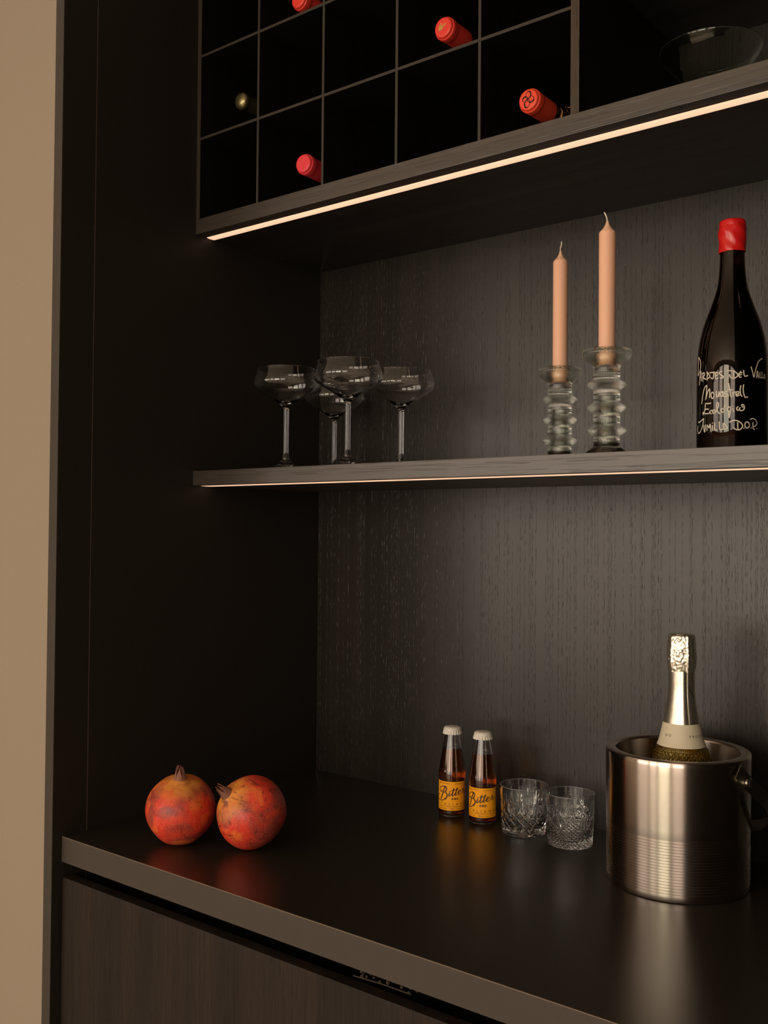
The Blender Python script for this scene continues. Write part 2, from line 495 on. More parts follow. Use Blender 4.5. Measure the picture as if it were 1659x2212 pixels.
# base cabinet
bc = thing('base_cabinet', 'dark brown oak base cabinet under the worktop', 'cabinet', (0.6, -0.31, FLOOR_Z))
OO = (0.6, -0.31, FLOOR_Z)
box('carcass', rel((0.001, NX1, -0.56, -0.002, FLOOR_Z+.06, -0.11), OO), M_OAKSHADE, bc)
box('rail', rel((0.001, NX1, -0.545, -0.50, -0.11, -0.0417), OO), M_OAKSHADE, bc)
box('door', rel((0.0035, 0.9445, -0.6195, -0.600, -0.86+.06, -0.0666), OO), M_DOOR, bc, bev=0.0006)
box('door', rel((0.9475, NX1, -0.6195, -0.600, -0.86+.06, -0.0666), OO), M_DOOR, bc, bev=0.0006)

# upper cabinet with bottle grid
uc = thing('wine_rack_cabinet', 'dark oak wall cabinet with a square wine bottle grid above the niche', 'cabinet', (0.6, -0.17, CB0))
OO = (0.6, -0.17, CB0)
box('bottom_board', rel((0.0008, NX1, -D1+.02, -0.0003, CB0, CB1), OO), M_UNDER, uc, label='near-black underside board')
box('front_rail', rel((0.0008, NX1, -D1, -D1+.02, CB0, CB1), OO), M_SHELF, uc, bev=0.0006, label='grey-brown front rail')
sbd = box('side_board', rel((0.0008, 0.0105, -D1+.0008, -0.0003, CB1, CABZ1), OO), M_OAKSHADE, uc)
box('unshaded_edge', rel((0.0008, 0.0105, -D1, -D1+.0008, CB1, CABZ1), OO), M_SHELFZ, sbd, label='front edge in the unshaded brown')  # strip added so the front stays light against the shade-coloured board
ptn = box('partition', rel((0.7895, 0.8028, -D1+.0008, -0.0003, CB1, CABZ1), OO), M_OAKSHADE, uc, label='thick dark upright partition')
box('unshaded_edge', rel((0.7895, 0.8028, -D1, -D1+.0008, CB1, CABZ1), OO), M_SHELFZ, ptn, label='front edge in the unshaded brown')
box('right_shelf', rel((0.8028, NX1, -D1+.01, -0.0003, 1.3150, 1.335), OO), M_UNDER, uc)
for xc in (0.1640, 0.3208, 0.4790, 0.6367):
    gb = box('grid_upright', rel((xc-.0024, xc+.0024, -D1+.0015, -0.0170, CB1, CABZ1), OO), M_OAKSHADE, uc)
    box('unshaded_edge', rel((xc-.0024, xc+.0024, -D1+.0008, -D1+.0015, CB1, CABZ1), OO), M_GRIDX, gb, label='front edge in the unshaded brown')
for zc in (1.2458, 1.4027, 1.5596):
    gb = box('grid_board', rel((0.0105, 0.7895, -D1+.0010, -0.0165, zc-.0024, zc+.0024), OO), M_OAKSHADE, uc)
    box('unshaded_edge', rel((0.0105, 0.7895, -D1+.0003, -D1+.0010, zc-.0024, zc+.0024), OO), M_GRIDX, gb, label='front edge in the unshaded brown')
box('inner_lining', rel((0.0105, 0.7895, -0.016, -0.0009, CB1, CABZ1), OO), M_OAKSHADE, uc)
# recessed light strip: rounded diffuser bar
def led(parent, x0, x1, y0, y1, ztop, drop, OO):
    bm = bmesh.new()
    n = 8
    prev = None
    for xx in (x0, x1):
        ring = []
        for k in range(n+1):
            a = PI*k/n
            ring.append(bm.verts.new(((xx)-OO[0], (y0+y1)/2-(y1-y0)/2*math.cos(a)-OO[1], ztop-drop*math.sin(a)-OO[2])))
        if prev:
            for k in range(n): bm.faces.new((prev[k], prev[k+1], ring[k+1], ring[k]))
            bm.faces.new((prev[0], prev[-1], ring[-1], ring[0]))
        bm.faces.new(ring)
        prev = ring
    return link('light_strip', finish(bm, 'light_strip'), M_LED, parent, 'glowing pale peach light strip')
led(uc, 0.003, NX1, -0.3238, -0.3035, CB0, 0.0014, OO)

# floating shelf
fs = thing('floating_shelf', 'dark oak floating shelf with a thin light line below its front', 'shelf', (0.6, -0.17, SH0))
OO = (0.6, -0.17, SH0)
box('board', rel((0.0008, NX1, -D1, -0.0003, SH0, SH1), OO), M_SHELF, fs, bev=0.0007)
led(fs, 0.005, NX1, -0.333, -0.302, SH0, 0.0006, OO)

nr = box('side_panel', (NX1+.0003, NX1+.019, -0.6365, 0.018, FLOOR_Z, CABZ1), M_SIDE)
tag(nr, 'black matt panel closing the right end of the bar niche', 'panel')

# ------------------------------------------------------------------ champagne coupes
def make_coupe():
    t = thing('coupe_glass', '', 'glass', (0, 0, 0))
    outer = [(0.0048, 0.1060), (0.0060, 0.1090), (0.0085, 0.1125), (0.0130, 0.1165), (0.0215, 0.1225), (0.0325, 0.1295), (0.0440, 0.1365),
             (0.0545, 0.1435), (0.0588, 0.1490), (0.0594, 0.1550), (0.0572, 0.1630), (0.0546, 0.1715), (0.0528, 0.1775)]
    outer = smooth_prof(outer, 4)
    rim = [(0.0522+.0006*math.cos(PI*k/8), 0.1778+.0007*math.sin(PI*k/8)) for k in range(1, 9)]
    inner = [(0.0537, 0.1715), (0.0563, 0.1630), (0.0585, 0.1550), (0.0579, 0.1494), (0.0537, 0.1444), (0.0434, 0.1376), (0.0320, 0.1309), (0.0210, 0.1245), (0.0120, 0.1200), (0.0050, 0.1180), (0, 0.1176)]
    lathe('bowl', outer+rim+smooth_prof(inner, 4), M_GLASS, t, 96, angle=80)
    st = [(0.0055, 0.0200), (0.0047, 0.0290), (0.0044, 0.0400), (0.0044, 0.0600), (0.0046, 0.0800), (0.0047, 0.0950), (0.0048, 0.1060)]
    lathe('stem', smooth_prof(st, 4), M_GLASS, t, 48, angle=80)
    foot = [(0, 0.0008), (0.010, 0.0006), (0.030, 0.0001), (0.0385, 0.0), (0.0392, 0.0006), (0.0388, 0.0013), (0.0300, 0.0028), (0.0200, 0.0060), (0.0128, 0.0104), (0.0085, 0.0158), (0.0055, 0.0200)]
    lathe('foot', foot[:6]+smooth_prof(foot[6:], 4), M_GLASS, t, 96, angle=80)
    return t
coupes = [((0.2000, -0.3050), 'clear coupe glass, leftmost and standing alone at the shelf front edge'),
          ((0.3455, -0.3050), 'clear coupe glass at the shelf front, overlapping the one behind, looking tallest'),
          ((0.3560, -0.1699), 'clear coupe glass, rightmost of the four on the shelf'),
          ((0.1414, -0.1093), 'clear coupe glass standing at the back, half hidden behind the tallest-looking coupe')]
c0 = make_coupe()
for i, (xy, lab) in enumerate(coupes):
    c = c0 if i == 0 else copy_tree(c0)
    c.location = (*xy, SH1)
    tag(c, lab, 'glass', 'champagne coupes on the floating shelf')

# ------------------------------------------------------------------ candle holders and candles
def make_holder():
    pr = [(0.0, 0.0865), (0.0085, 0.0850), (0.0105, 0.0), (0.0280, 0.0), (0.0300, 0.0020), (0.0290, 0.0050), (0.0240, 0.0090), (0.0187, 0.0135), (0.0183, 0.0260),
          (0.0200, 0.0290), (0.0262, 0.0330), (0.0280, 0.0355), (0.0262, 0.0380), (0.0210, 0.0410), (0.0187, 0.0450), (0.0187, 0.0590),
          (0.0205, 0.0622), (0.0262, 0.0658), (0.0280, 0.0682), (0.0262, 0.0706), (0.0210, 0.0738), (0.0187, 0.0775), (0.0187, 0.0917),
          (0.0205, 0.0950), (0.0262, 0.0986), (0.0280, 0.1010), (0.0262, 0.1034), (0.0212, 0.1065), (0.0187, 0.1100), (0.0188, 0.1250),
          (0.0205, 0.1285), (0.0250, 0.1325), (0.0318, 0.1375), (0.0350, 0.1425), (0.0352, 0.1460), (0.0338, 0.1500), (0.0322, 0.1508),
          (0.0200, 0.1490), (0.0140, 0.1480), (0.0127, 0.1465), (0.0122, 0.1300), (0.0, 0.1295)]
    return lathe('candle_holder', pr, M_HOLDER, None, 96, angle=60)
h0 = make_holder()
h0.location = (0.682, -0.1797, SH1)
h1 = h0.copy(); COL.objects.link(h1); h1.location = (0.8151, -0.2850, SH1); h1.rotation_euler = (0, 0, 1.1)
tag(h0, 'ridged clear glass candle holder further back, nearer the coupe glasses', 'candle holder', 'ridged glass candle holders on the shelf')
tag(h1, 'ridged clear glass candle holder at the shelf front, looking larger and nearer the wine bottle', 'candle holder', 'ridged glass candle holders on the shelf')

def make_candle(name, lab, x, y, h, wick, rx=0.0):
    t = thing(name, lab, 'candle', (x, y, SH1+0.1298), 'pale peach dinner candles')
    r = 0.0118
    pr = [(0, 0), (r-.001, 0), (r-.0003, 0.0015), (r, 0.02), (r, h-0.0045), (r-.0006, h-0.0018), (r-.003, h+.0005), (0.0058, h+0.0040), (0.0030, h+0.0090), (0.0017, h+0.0140), (0.0, h+0.0150)]
    lathe('wax_body', pr, M_CANDLE, t, 64, angle=70)
    bm = bmesh.new()
    tube(bm, [(a[0], a[1], h+0.013+a[2]) for a in wick], 0.0009, 8)
    link('wick', finish(bm, 'wick'), M_WICK, t, 'pale cotton wick')
    t.rotation_euler = (0, rx, 0)
    return t
make_candle('dinner_candle', 'shorter-looking peach candle in the holder nearer the coupe glasses', 0.682, -0.1797, 0.1945,
            [(0, 0, 0), (-0.0006, 0, 0.003), (-0.0004, 0.0002, 0.007), (0.0012, 0.0004, 0.011), (0.0016, 0.0002, 0.0165)])
make_candle('dinner_candle', 'taller-looking peach candle in the holder nearer the wine bottle', 0.8151, -0.2850, 0.1920,
            [(0, 0, 0), (-0.0004, 0, 0.002), (-0.0014, 0, 0.007), (-0.0030, 0.0002, 0.011), (-0.0050, 0.0002, 0.0145)])

# ------------------------------------------------------------------ cylinder / cone mapping for prints
def on_cyl(R, off=0.0003):
    return lambda s, t: Vector(((R+off)*math.cos(s/R), (R+off)*math.sin(s/R), t))

# ------------------------------------------------------------------ standing wine bottle
WX, WY, WR = 0.9712, -0.2200, 0.0472
wb = thing('wine_bottle', 'dark wine bottle with red wax top and white handwriting, standing on the shelf', 'bottle', (WX, WY, SH1))
k_ = 1.003
prw = [(0.0, 0.006), (0.022, 0.004), (0.040, 0.0), (0.0450, 0.0012), (WR, 0.006), (WR, 0.0900), (0.0469, 0.1150), (0.0463, 0.1300), (0.0445, 0.1480), (0.0413, 0.1650), (0.0362, 0.1830),
       (0.0300, 0.2000), (0.0236, 0.2180), (0.0200, 0.2310), (0.0178, 0.2480), (0.0166, 0.2680), (0.0163, 0.2860)]
prw = prw[:5]+smooth_prof(prw[5:], 4)
inn = [(max(r-.0016, 0), z+.0005) for (r, z) in prw[4:]][::-1] + [(0.0400, 0.012), (0.0, 0.018)]
lathe('glass_body', prw+inn, M_DKGLASS, wb, 96, angle=70)
wl = [(0.0, 0.0185), (0.0398, 0.0125)] + [(r-.0018, z+.0005) for (r, z) in prw[4:] if z < 0.262] + [(0, 0.2615)]
lathe('wine', wl, M_WINE, wb, 64, angle=60)
def wax_disp(t, r, z): return 0.0005*math.sin(2*t+1)+0.0004*math.sin(5*t+z*300)
wax = [(0.0166, 0.2790), (0.0172, 0.2785), (0.0175, 0.2850), (0.0176, 0.2930), (0.0180, 0.3000), (0.0184, 0.3060), (0.0181, 0.3110), (0.0174, 0.3138), (0.0172, 0.3165), (0.0166, 0.3205), (0.0150, 0.3228), (0.0110, 0.3238), (0, 0.3240)]
lathe('wax_seal', smooth_prof(wax, 3), M_WAX, wb, 72, disp=wax_disp, angle=70, label='glossy red wax seal')
WINE_STROKES = [[[-2.3903,0.75226],[-2.4117,0.73996],[-2.4431,0.72772]],[[-2.3829,0.75276],[-2.2837,0.74726],[-2.2543,0.74083],[-2.2972,0.73356],[-2.4099,0.72783]],[[-2.3361,0.71451],[-2.2816,0.72793],[-2.2396,0.73211],[-2.2196,0.71923]],[[-2.3116,0.7247],[-2.2253,0.72409]],[[-2.1499,0.71808],[-2.146,0.72835]],[[-2.1748,0.72855],[-2.0941,0.72936],[-2.0723,0.72579],[-2.1386,0.72349],[-2.0205,0.71998]],[[-1.968,0.71863],[-1.9628,0.72577],[-1.9783,0.7301]],[[-1.9783,0.72996],[-1.8642,0.72278],[-1.9625,0.72064]],[[-1.8731,0.72794],[-1.7184,0.72775]],[[-1.7418,0.72787],[-1.7493,0.72181],[-1.781,0.71926],[-1.8302,0.72055]],[[-1.6207,0.72659],[-1.6877,0.72691],[-1.6828,0.71876],[-1.613,0.71945]],[[-1.683,0.72283],[-1.6205,0.72388]],[[-1.4993,0.72775],[-1.5628,0.72734],[-1.5771,0.72504],[-1.5201,0.72311],[-1.4643,0.72054],[-1.485,0.71893],[-1.5411,0.71915]],[[-1.3557,0.72759],[-1.2753,0.72804],[-1.1687,0.72682],[-1.0885,0.72369],[-1.0817,0.721],[-1.1418,0.71839],[-1.2216,0.71785],[-1.2816,0.71999],[-1.2951,0.72271]],[[-1.202,0.72587],[-1.1884,0.71913]],[[-0.9666,0.72496],[-1.0374,0.72465],[-1.0413,0.71963],[-0.9869,0.71926]],[[-1.0414,0.72197],[-0.9802,0.72261]],[[-1.0009,0.72678],[-0.9981,0.72651]],[[-0.9183,0.72798],[-0.9112,0.72362],[-0.883,0.72028],[-0.8042,0.72135]],[[-0.6997,0.7329],[-0.6524,0.72595],[-0.6118,0.71934],[-0.562,0.7282],[-0.4737,0.73923],[-0.3866,0.74362],[-0.3005,0.74536]],[[-0.5181,0.71892],[-0.4916,0.72841],[-0.4389,0.71918]],[[-0.5093,0.7213],[-0.4448,0.72185]],[[-0.396,0.72674],[-0.3917,0.72003],[-0.3372,0.71958]],[[-0.311,0.7271],[-0.3107,0.72036],[-0.2519,0.71995]],[[-0.1532,0.7245],[-0.2141,0.72385],[-0.2139,0.7198],[-0.1411,0.72017]],[[-0.214,0.72182],[-0.1531,0.72247]],[[-2.196,0.68781],[-2.1599,0.69686],[-2.0816,0.70736],[-1.9904,0.71126],[-1.9806,0.70813],[-2.0145,0.69261]],[[-2.0145,0.69261],[-1.9612,0.70119],[-1.8891,0.70591],[-1.8716,0.70343],[-1.8797,0.69463]],[[-1.7323,0.69664],[-1.7368,0.69484],[-1.7498,0.69344],[-1.7688,0.69271],[-1.7903,0.69281],[-1.81,0.69372],[-1.8238,0.69525],[-1.8289,0.6971],[-1.824,0.6989],[-1.8103,0.7003],[-1.7908,0.70102],[-1.7693,0.70091],[-1.7502,0.70001],[-1.737,0.69849],[-1.7323,0.69664]],[[-1.6639,0.70176],[-1.656,0.69429],[-1.6046,0.69543],[-1.5875,0.70144],[-1.5871,0.69435]],[[-1.4813,0.69735],[-1.4847,0.69605],[-1.4943,0.69503],[-1.5083,0.69449],[-1.5239,0.69454],[-1.538,0.69517],[-1.5479,0.69627],[-1.5515,0.6976],[-1.548,0.6989],[-1.5382,0.69992],[-1.5241,0.70046],[-1.5085,0.7004],[-1.4945,0.69977],[-1.4848,0.69868],[-1.4813,0.69735]],[[-1.4773,0.70105],[-1.4673,0.69428]],[[-1.3613,0.70037],[-1.4154,0.69984],[-1.4085,0.69747],[-1.3409,0.69595],[-1.3274,0.69457],[-1.422,0.69381]],[[-1.3214,0.71136],[-1.2943,0.70323],[-1.2673,0.69511],[-1.2473,0.69273]],[[-1.3278,0.70297],[-1.2144,0.70206]],[[-1.2076,0.69937],[-1.1941,0.69365]],[[-1.2009,0.69701],[-1.1743,0.69932],[-1.1344,0.69927]],[[-1.1276,0.69524],[-1.0607,0.69685],[-1.054,0.69919],[-1.0943,0.69989],[-1.125,0.69691],[-1.1008,0.69387],[-1.0336,0.69516]],[[-0.9933,0.70754],[-1.0136,0.70219],[-0.9997,0.69615],[-0.9655,0.69347]],[[-0.9176,0.70888],[-0.9313,0.70285],[-0.9102,0.69615],[-0.8678,0.69215],[-0.8031,0.69287]],[[-1.8366,0.68661],[-1.9235,0.68634],[-2.0181,0.68683],[-2.0379,0.68181],[-2.048,0.67981]],[[-1.914,0.67881],[-2.0377,0.67907],[-2.0834,0.6752],[-2.1229,0.67253],[-2.1415,0.67482],[-2.0898,0.67489],[-2.0372,0.67326],[-1.9047,0.67298]],[[-1.8029,0.67661],[-1.8529,0.67615],[-1.8698,0.67351],[-1.8191,0.67227]],[[-1.6942,0.67448],[-1.6982,0.67344],[-1.7096,0.67264],[-1.7263,0.67223],[-1.7451,0.6723],[-1.7622,0.67284],[-1.7742,0.67374],[-1.7785,0.67482],[-1.7743,0.67586],[-1.7624,0.67666],[-1.7453,0.67706],[-1.7266,0.67698],[-1.7098,0.67645],[-1.6983,0.67556],[-1.6942,0.67448]],[[-1.6926,0.67346],[-1.6111,0.67993],[-1.6012,0.68529],[-1.6408,0.68679],[-1.6554,0.68211],[-1.6329,0.67595],[-1.589,0.67209],[-1.546,0.67128]],[[-1.4376,0.67535],[-1.4421,0.67431],[-1.4546,0.6735],[-1.4728,0.67308],[-1.4932,0.67314],[-1.5117,0.67366],[-1.5246,0.67454],[-1.5293,0.67561],[-1.5247,0.67665],[-1.5119,0.67745],[-1.4934,0.67787],[-1.473,0.67781],[-1.4548,0.67729],[-1.4422,0.67641],[-1.4376,0.67535]],[[-1.4256,0.68171],[-1.4419,0.6794]],[[-1.2667,0.67901],[-1.3134,0.67977],[-1.3468,0.67648],[-1.3132,0.67339],[-1.2732,0.67566],[-1.2667,0.67833]],[[-1.3266,0.67308],[-1.313,0.66902],[-1.2995,0.66531],[-1.293,0.66899],[-1.2731,0.67365]],[[-1.2068,0.67757],[-1.1827,0.67318]],[[-1.2135,0.6808],[-1.2095,0.68052]],[[-1.0735,0.67978],[-1.1069,0.67746],[-1.0867,0.6751],[-1.0396,0.67541]],[[-1.0127,0.67841],[-1.0356,0.67675],[-1.0058,0.67459],[-0.951,0.67459],[-0.8955,0.67741],[-0.9166,0.68209],[-0.9719,0.68209],[-0.9373,0.67874]],[[-2.3891,0.66371],[-2.3363,0.66275],[-2.1001,0.66673]],[[-2.1111,0.6661],[-2.1447,0.65838],[-2.245,0.65061],[-2.3513,0.64799],[-2.4392,0.65013],[-2.4404,0.65774]],[[-2.0994,0.65749],[-2.088,0.65129],[-2.056,0.64842],[-2.026,0.65785]],[[-1.9729,0.65013],[-1.9583,0.65756],[-1.8947,0.65322],[-1.8603,0.65852],[-1.826,0.64821]],[[-1.7856,0.6562],[-1.7755,0.64939]],[[-1.7858,0.65959],[-1.7809,0.65937]],[[-1.7072,0.65931],[-1.7067,0.65052],[-1.639,0.64964]],[[-1.574,0.66024],[-1.5593,0.65009],[-1.482,0.65023]],[[-1.4502,0.64982],[-1.4589,0.65825],[-1.3552,0.65178],[-1.4502,0.64982]],[[-1.2926,0.65926],[-1.2061,0.66148],[-1.0728,0.6607],[-0.9641,0.65666],[-0.9502,0.65264],[-1.0319,0.64897],[-1.1392,0.64969],[-1.1858,0.65174]],[[-1.0794,0.65869],[-1.0724,0.64999]],[[-0.9085,0.65098],[-0.9057,0.65091]],[[-0.7501,0.65544],[-0.7567,0.65364],[-0.7752,0.65217],[-0.8016,0.65135],[-0.8306,0.65133],[-0.8565,0.65211],[-0.8743,0.65354],[-0.8806,0.65534],[-0.8744,0.65714],[-0.8567,0.65859],[-0.8309,0.65941],[-0.8019,0.65944],[-0.7754,0.65866],[-0.7568,0.65724],[-0.7501,0.65544]],[[-0.6952,0.65183],[-0.6921,0.65177]],[[-0.7201,0.66284],[-0.6421,0.6643],[-0.5422,0.66181],[-0.5068,0.65787],[-0.5591,0.65441],[-0.6175,0.65363]],[[-0.6419,0.65894],[-0.6336,0.65159],[-0.5959,0.64951]],[[-0.5119,0.65082],[-0.5083,0.65076]]]
BITTER_STROKES = [[0.00178,[[-1.7908,0.04755],[-1.8402,0.04569],[-1.9147,0.04498]]],[0.00136,[[-1.8911,0.04472],[-2.0107,0.04608],[-2.0358,0.0495],[-1.8729,0.05355],[-1.6467,0.05557]]],[0.00201,[[-1.6467,0.05557],[-1.4495,0.05526],[-1.3759,0.05243],[-1.3942,0.04915],[-1.4931,0.04592]]],[0.0011,[[-1.4931,0.04592],[-1.5906,0.04464],[-1.7435,0.04397]]],[0.00226,[[-1.5038,0.05378],[-1.6262,0.04798],[-1.7422,0.041],[-1.8622,0.03264]]],[0.00129,[[-1.5574,0.0452],[-1.4304,0.04453]]],[0.00239,[[-1.4457,0.04448],[-1.3474,0.04221],[-1.3391,0.03933],[-1.3971,0.03562],[-1.5363,0.03254]]],[0.00149,[[-1.5363,0.03254],[-1.6545,0.03092],[-1.8281,0.02966],[-2.0227,0.02965],[-2.1864,0.03111]]],[0.00146,[[-2.3065,0.0385],[-2.1427,0.03933]]],[0.0022,[[-1.14,0.04477],[-1.1903,0.04163],[-1.1993,0.03903]]],[0.00116,[[-1.1992,0.03887],[-1.141,0.03898],[-1.0595,0.04119],[-1.0057,0.04286]]],[0.00226,[[-1.1189,0.04754],[-1.1093,0.04762]]],[0.00226,[[-0.8252,0.05224],[-0.8983,0.04645],[-0.9575,0.04032]]],[0.0011,[[-0.9641,0.03967],[-0.8961,0.03922],[-0.815,0.04131],[-0.7605,0.04321]]],[0.00116,[[-0.9873,0.04924],[-0.8313,0.04983],[-0.6929,0.05007],[-0.4814,0.05143]]],[0.00226,[[-0.5719,0.05312],[-0.6497,0.04761],[-0.7252,0.04142]]],[0.0011,[[-0.725,0.04061],[-0.6617,0.04055],[-0.5758,0.04267],[-0.502,0.04478]]],[0.0011,[[-0.502,0.04478],[-0.3602,0.04587],[-0.2395,0.04757],[-0.276,0.04915],[-0.3531,0.04923]]],[0.00194,[[-0.3695,0.04895],[-0.4568,0.04725],[-0.4867,0.04442],[-0.4394,0.04206]]],[0.0011,[[-0.4393,0.0419],[-0.342,0.04178],[-0.1821,0.04445],[-0.0925,0.04796],[-0.0388,0.05096]]],[0.00162,[[-0.0436,0.0513],[-0.003,0.04967],[0.0873,0.04972]]],[0.00178,[[0.0874,0.04956],[0.0232,0.04648],[-0.0071,0.04371]]],[0.00084,[[0.0004,0.04319],[0.0912,0.04324],[0.1988,0.04559],[0.2462,0.04696]]],[0.0011,[[-0.8674,0.03424],[-0.8729,0.03365],[-0.8886,0.03318],[-0.9114,0.03292],[-0.9367,0.03291],[-0.9596,0.03315],[-0.9756,0.03361],[-0.9814,0.0342],[-0.9759,0.03479],[-0.9603,0.03527],[-0.9375,0.03554],[-0.9122,0.03555],[-0.8893,0.03529],[-0.8733,0.03483],[-0.8674,0.03424]]],[0.0011,[[-0.7711,0.03261],[-0.7693,0.03576],[-0.7095,0.03561],[-0.6993,0.03448],[-0.7578,0.03421],[-0.6874,0.03247]]],[0.0011,[[-0.4924,0.03414],[-0.4985,0.03356],[-0.516,0.03313],[-0.5411,0.03292],[-0.5688,0.03298],[-0.5935,0.03328],[-0.6106,0.03378],[-0.6168,0.03437],[-0.611,0.03495],[-0.5942,0.03539],[-0.5697,0.03561],[-0.542,0.03556],[-0.5167,0.03525],[-0.4989,0.03474],[-0.4924,0.03414]]]]

link('handwriting', strokes_mesh('handwriting', [[(p[0]*WR, p[1]-SH1) for p in s] for s in WINE_STROKES], 0.00150, on_cyl(WR)), M_PAINT, wb, 'white handwriting in four lines')

# ------------------------------------------------------------------ bottles lying in the rack, necks to the front
def lying(X, Y, Z, mat, lab, cr=0.0170, kind='foil', br=0.0395):
    t = thing('wine_bottle', lab, 'bottle', (X, Y, Z), 'bottles lying in the wine rack')
    t.rotation_euler = (-PI/2, 0, 0)     # local +Z -> +Y (into the rack)
    L = 0.29
    body = [(0.0150, 0.055), (0.0152, 0.070), (0.0180, 0.095), (0.0270, 0.118), (br-.0025, 0.135), (br, 0.155), (br, L-.004), (br-.0025, L), (0, L-.01)]
    lathe('glass_body', body[:1]+smooth_prof(body[:6], 3)+body[6:], M_DKGLASS if kind == 'foil' else M_BOWLG, t, 48)
    if kind == 'foil':
        cap = [(0, 0.0), (cr*0.62, 0.0), (cr*0.80, 0.0004), (cr*0.90, 0.0020), (cr*0.93, 0.0048), (cr*0.99, 0.0056), (cr*1.03, 0.0076), (cr*1.03, 0.0170), (cr*0.985, 0.0185), (cr*0.97, 0.024), (cr*0.95, 0.0555), (0.0156, 0.0558), (0.0150, 0.0550)]
    else:
        cap = [(0, -0.003), (cr*0.5, -0.0018), (cr*0.85, 0.0015), (cr*1.0, 0.006), (cr*0.98, 0.012), (cr*0.85, 0.018), (cr*0.82, 0.055)]
    lathe('capsule', smooth_prof(cap, 3), mat, t, 64, angle=75)
    return t
def cap_put(r0=0.0):
    return lambda s, t: Vector((s, -t, -0.00025))
zc0, zc1, zc2 = CB1+0.0397, 1.2482+0.0397, 1.4051+0.0397
b3 = lying(0.7148, -0.3390, zc0+.0050, M_CAPS2, 'wine bottle with orange-red capsule bearing a black looped symbol, lower right of the rack', 0.0172, 'foil', 0.0440)
b2_ = lying(0.5611, -0.3380, zc1+.0050, M_CAPS, 'wine bottle with red capsule and gold emblem, in the middle row of the rack', 0.0176, 'foil', 0.0440)
b4 = lying(0.2790, -0.3520, zc0+0.0050, M_CAPS3, 'wine bottle with plain rose-red capsule, in the bottom row of the rack', 0.0172, 'foil', 0.0440)
b4.rotation_euler = (-PI/2, 0, math.radians(6.3))
b1_ = lying(0.2420, -0.3300, zc2, M_CAPS, 'wine bottle with red capsule cut off by the top edge of the picture', 0.0172)
bd = lying(0.1160, -0.3490, zc1+.0040, M_BRONZE, 'bottle with dark bronze crumpled foil top in the leftmost column of the rack', 0.0155, 'bronze', 0.0432)
# looped symbol: four petals of uneven width
sym = []
for a0, ln, wd in ((80, 0.0112, 0.0046), (-12, 0.0105, 0.0048), (262, 0.0122, 0.0048), (172, 0.0084, 0.0042)):
    a0 = math.radians(a0)
    pts = []
    for k in range(17):
        u = k/16*2*PI
        rr = ln*(0.5-0.5*math.cos(u))
        off = wd*math.sin(u)*0.9
        pts.append((rr*math.cos(a0)-off*math.sin(a0), rr*math.sin(a0)+off*math.cos(a0)))
    sym.append((0.0009, pts[:8])); sym.append((0.0014, pts[7:10])); sym.append((0.0022, pts[9:13])); sym.append((0.0012, pts[12:]))
link('symbol', strokes_mesh('symbol', sym, 0.001, cap_put()), M_INK, b3, 'black four-looped symbol')
em = []
for k in range(7):
    em.append([(-0.0060+0.0009*k, -0.0050+0.0003*k), (-0.0068+0.0012*k, 0.0030+0.0006*(k % 3))])
for k in range(3):
    em.append([(-0.0070, -0.0045+0.0030*k), (-0.0005, -0.0030+0.0030*k)])
em += [[(0.0010, 0.0020), (0.0040, 0.0035), (0.0065, 0.0025)], [(0.0025, 0.0000), (0.0035, 0.0050)], [(0.0050, 0.0010), (0.0060, 0.0055)], [(-0.0050, 0.0048), (-0.0030, 0.0065), (-0.0010, 0.0050)]]
link('emblem', strokes_mesh('emblem', em, 0.0008, cap_put()), M_GOLD, b2_, 'small gold crest')
Rc = 0.0176*1.035
link('lettering', text_mesh('lettering', [(ch, 0.0062, Rc*(a), 0.0) for ch, a in zip('MONTELLO', [-0.15, 0.17, 0.47, 0.77, 1.2, 1.6, 1.9, 2.2])],
     lambda s, t: Vector(((Rc+.0002)*math.cos(s/Rc), (Rc+.0002)*math.sin(s/Rc), 0.0122-t))), M_INK, b2_)

# ------------------------------------------------------------------ wide glass in the right compartment
gl = thing('wide_bowl_glass', 'wide conical clear glass bowl in the open compartment, top right', 'glass bowl', (0.8980, -0.1100, CB1+0.0002))
co = [(0.0060, 0.0600), (0.0100, 0.0640), (0.0260, 0.0780), (0.0450, 0.1020), (0.0610, 0.1240), (0.0700, 0.1375), (0.0752, 0.1485)]
ci = [(0.0751, 0.1497), (0.0743, 0.1500), (0.0738, 0.1492), (0.0688, 0.1385), (0.0595, 0.1252), (0.0435, 0.1035), (0.0245, 0.0800), (0.0090, 0.0690), (0.0, 0.0675)]
lathe('bowl', smooth_prof(co, 4)+ci[:3]+smooth_prof(ci[3:], 4), M_BOWLG, gl, 128, angle=80)
lathe('stem', smooth_prof([(0.0065, 0.0090), (0.0052, 0.0200), (0.0050, 0.0400), (0.0060, 0.0600)], 3), M_BOWLG, gl, 48, angle=80)
lathe('foot', [(0, 0.0006), (0.036, 0.0), (0.037, 0.0008), (0.0365, 0.0015), (0.020, 0.0035), (0.0105, 0.0060), (0.0065, 0.0090)], M_BOWLG, gl, 64, angle=80)

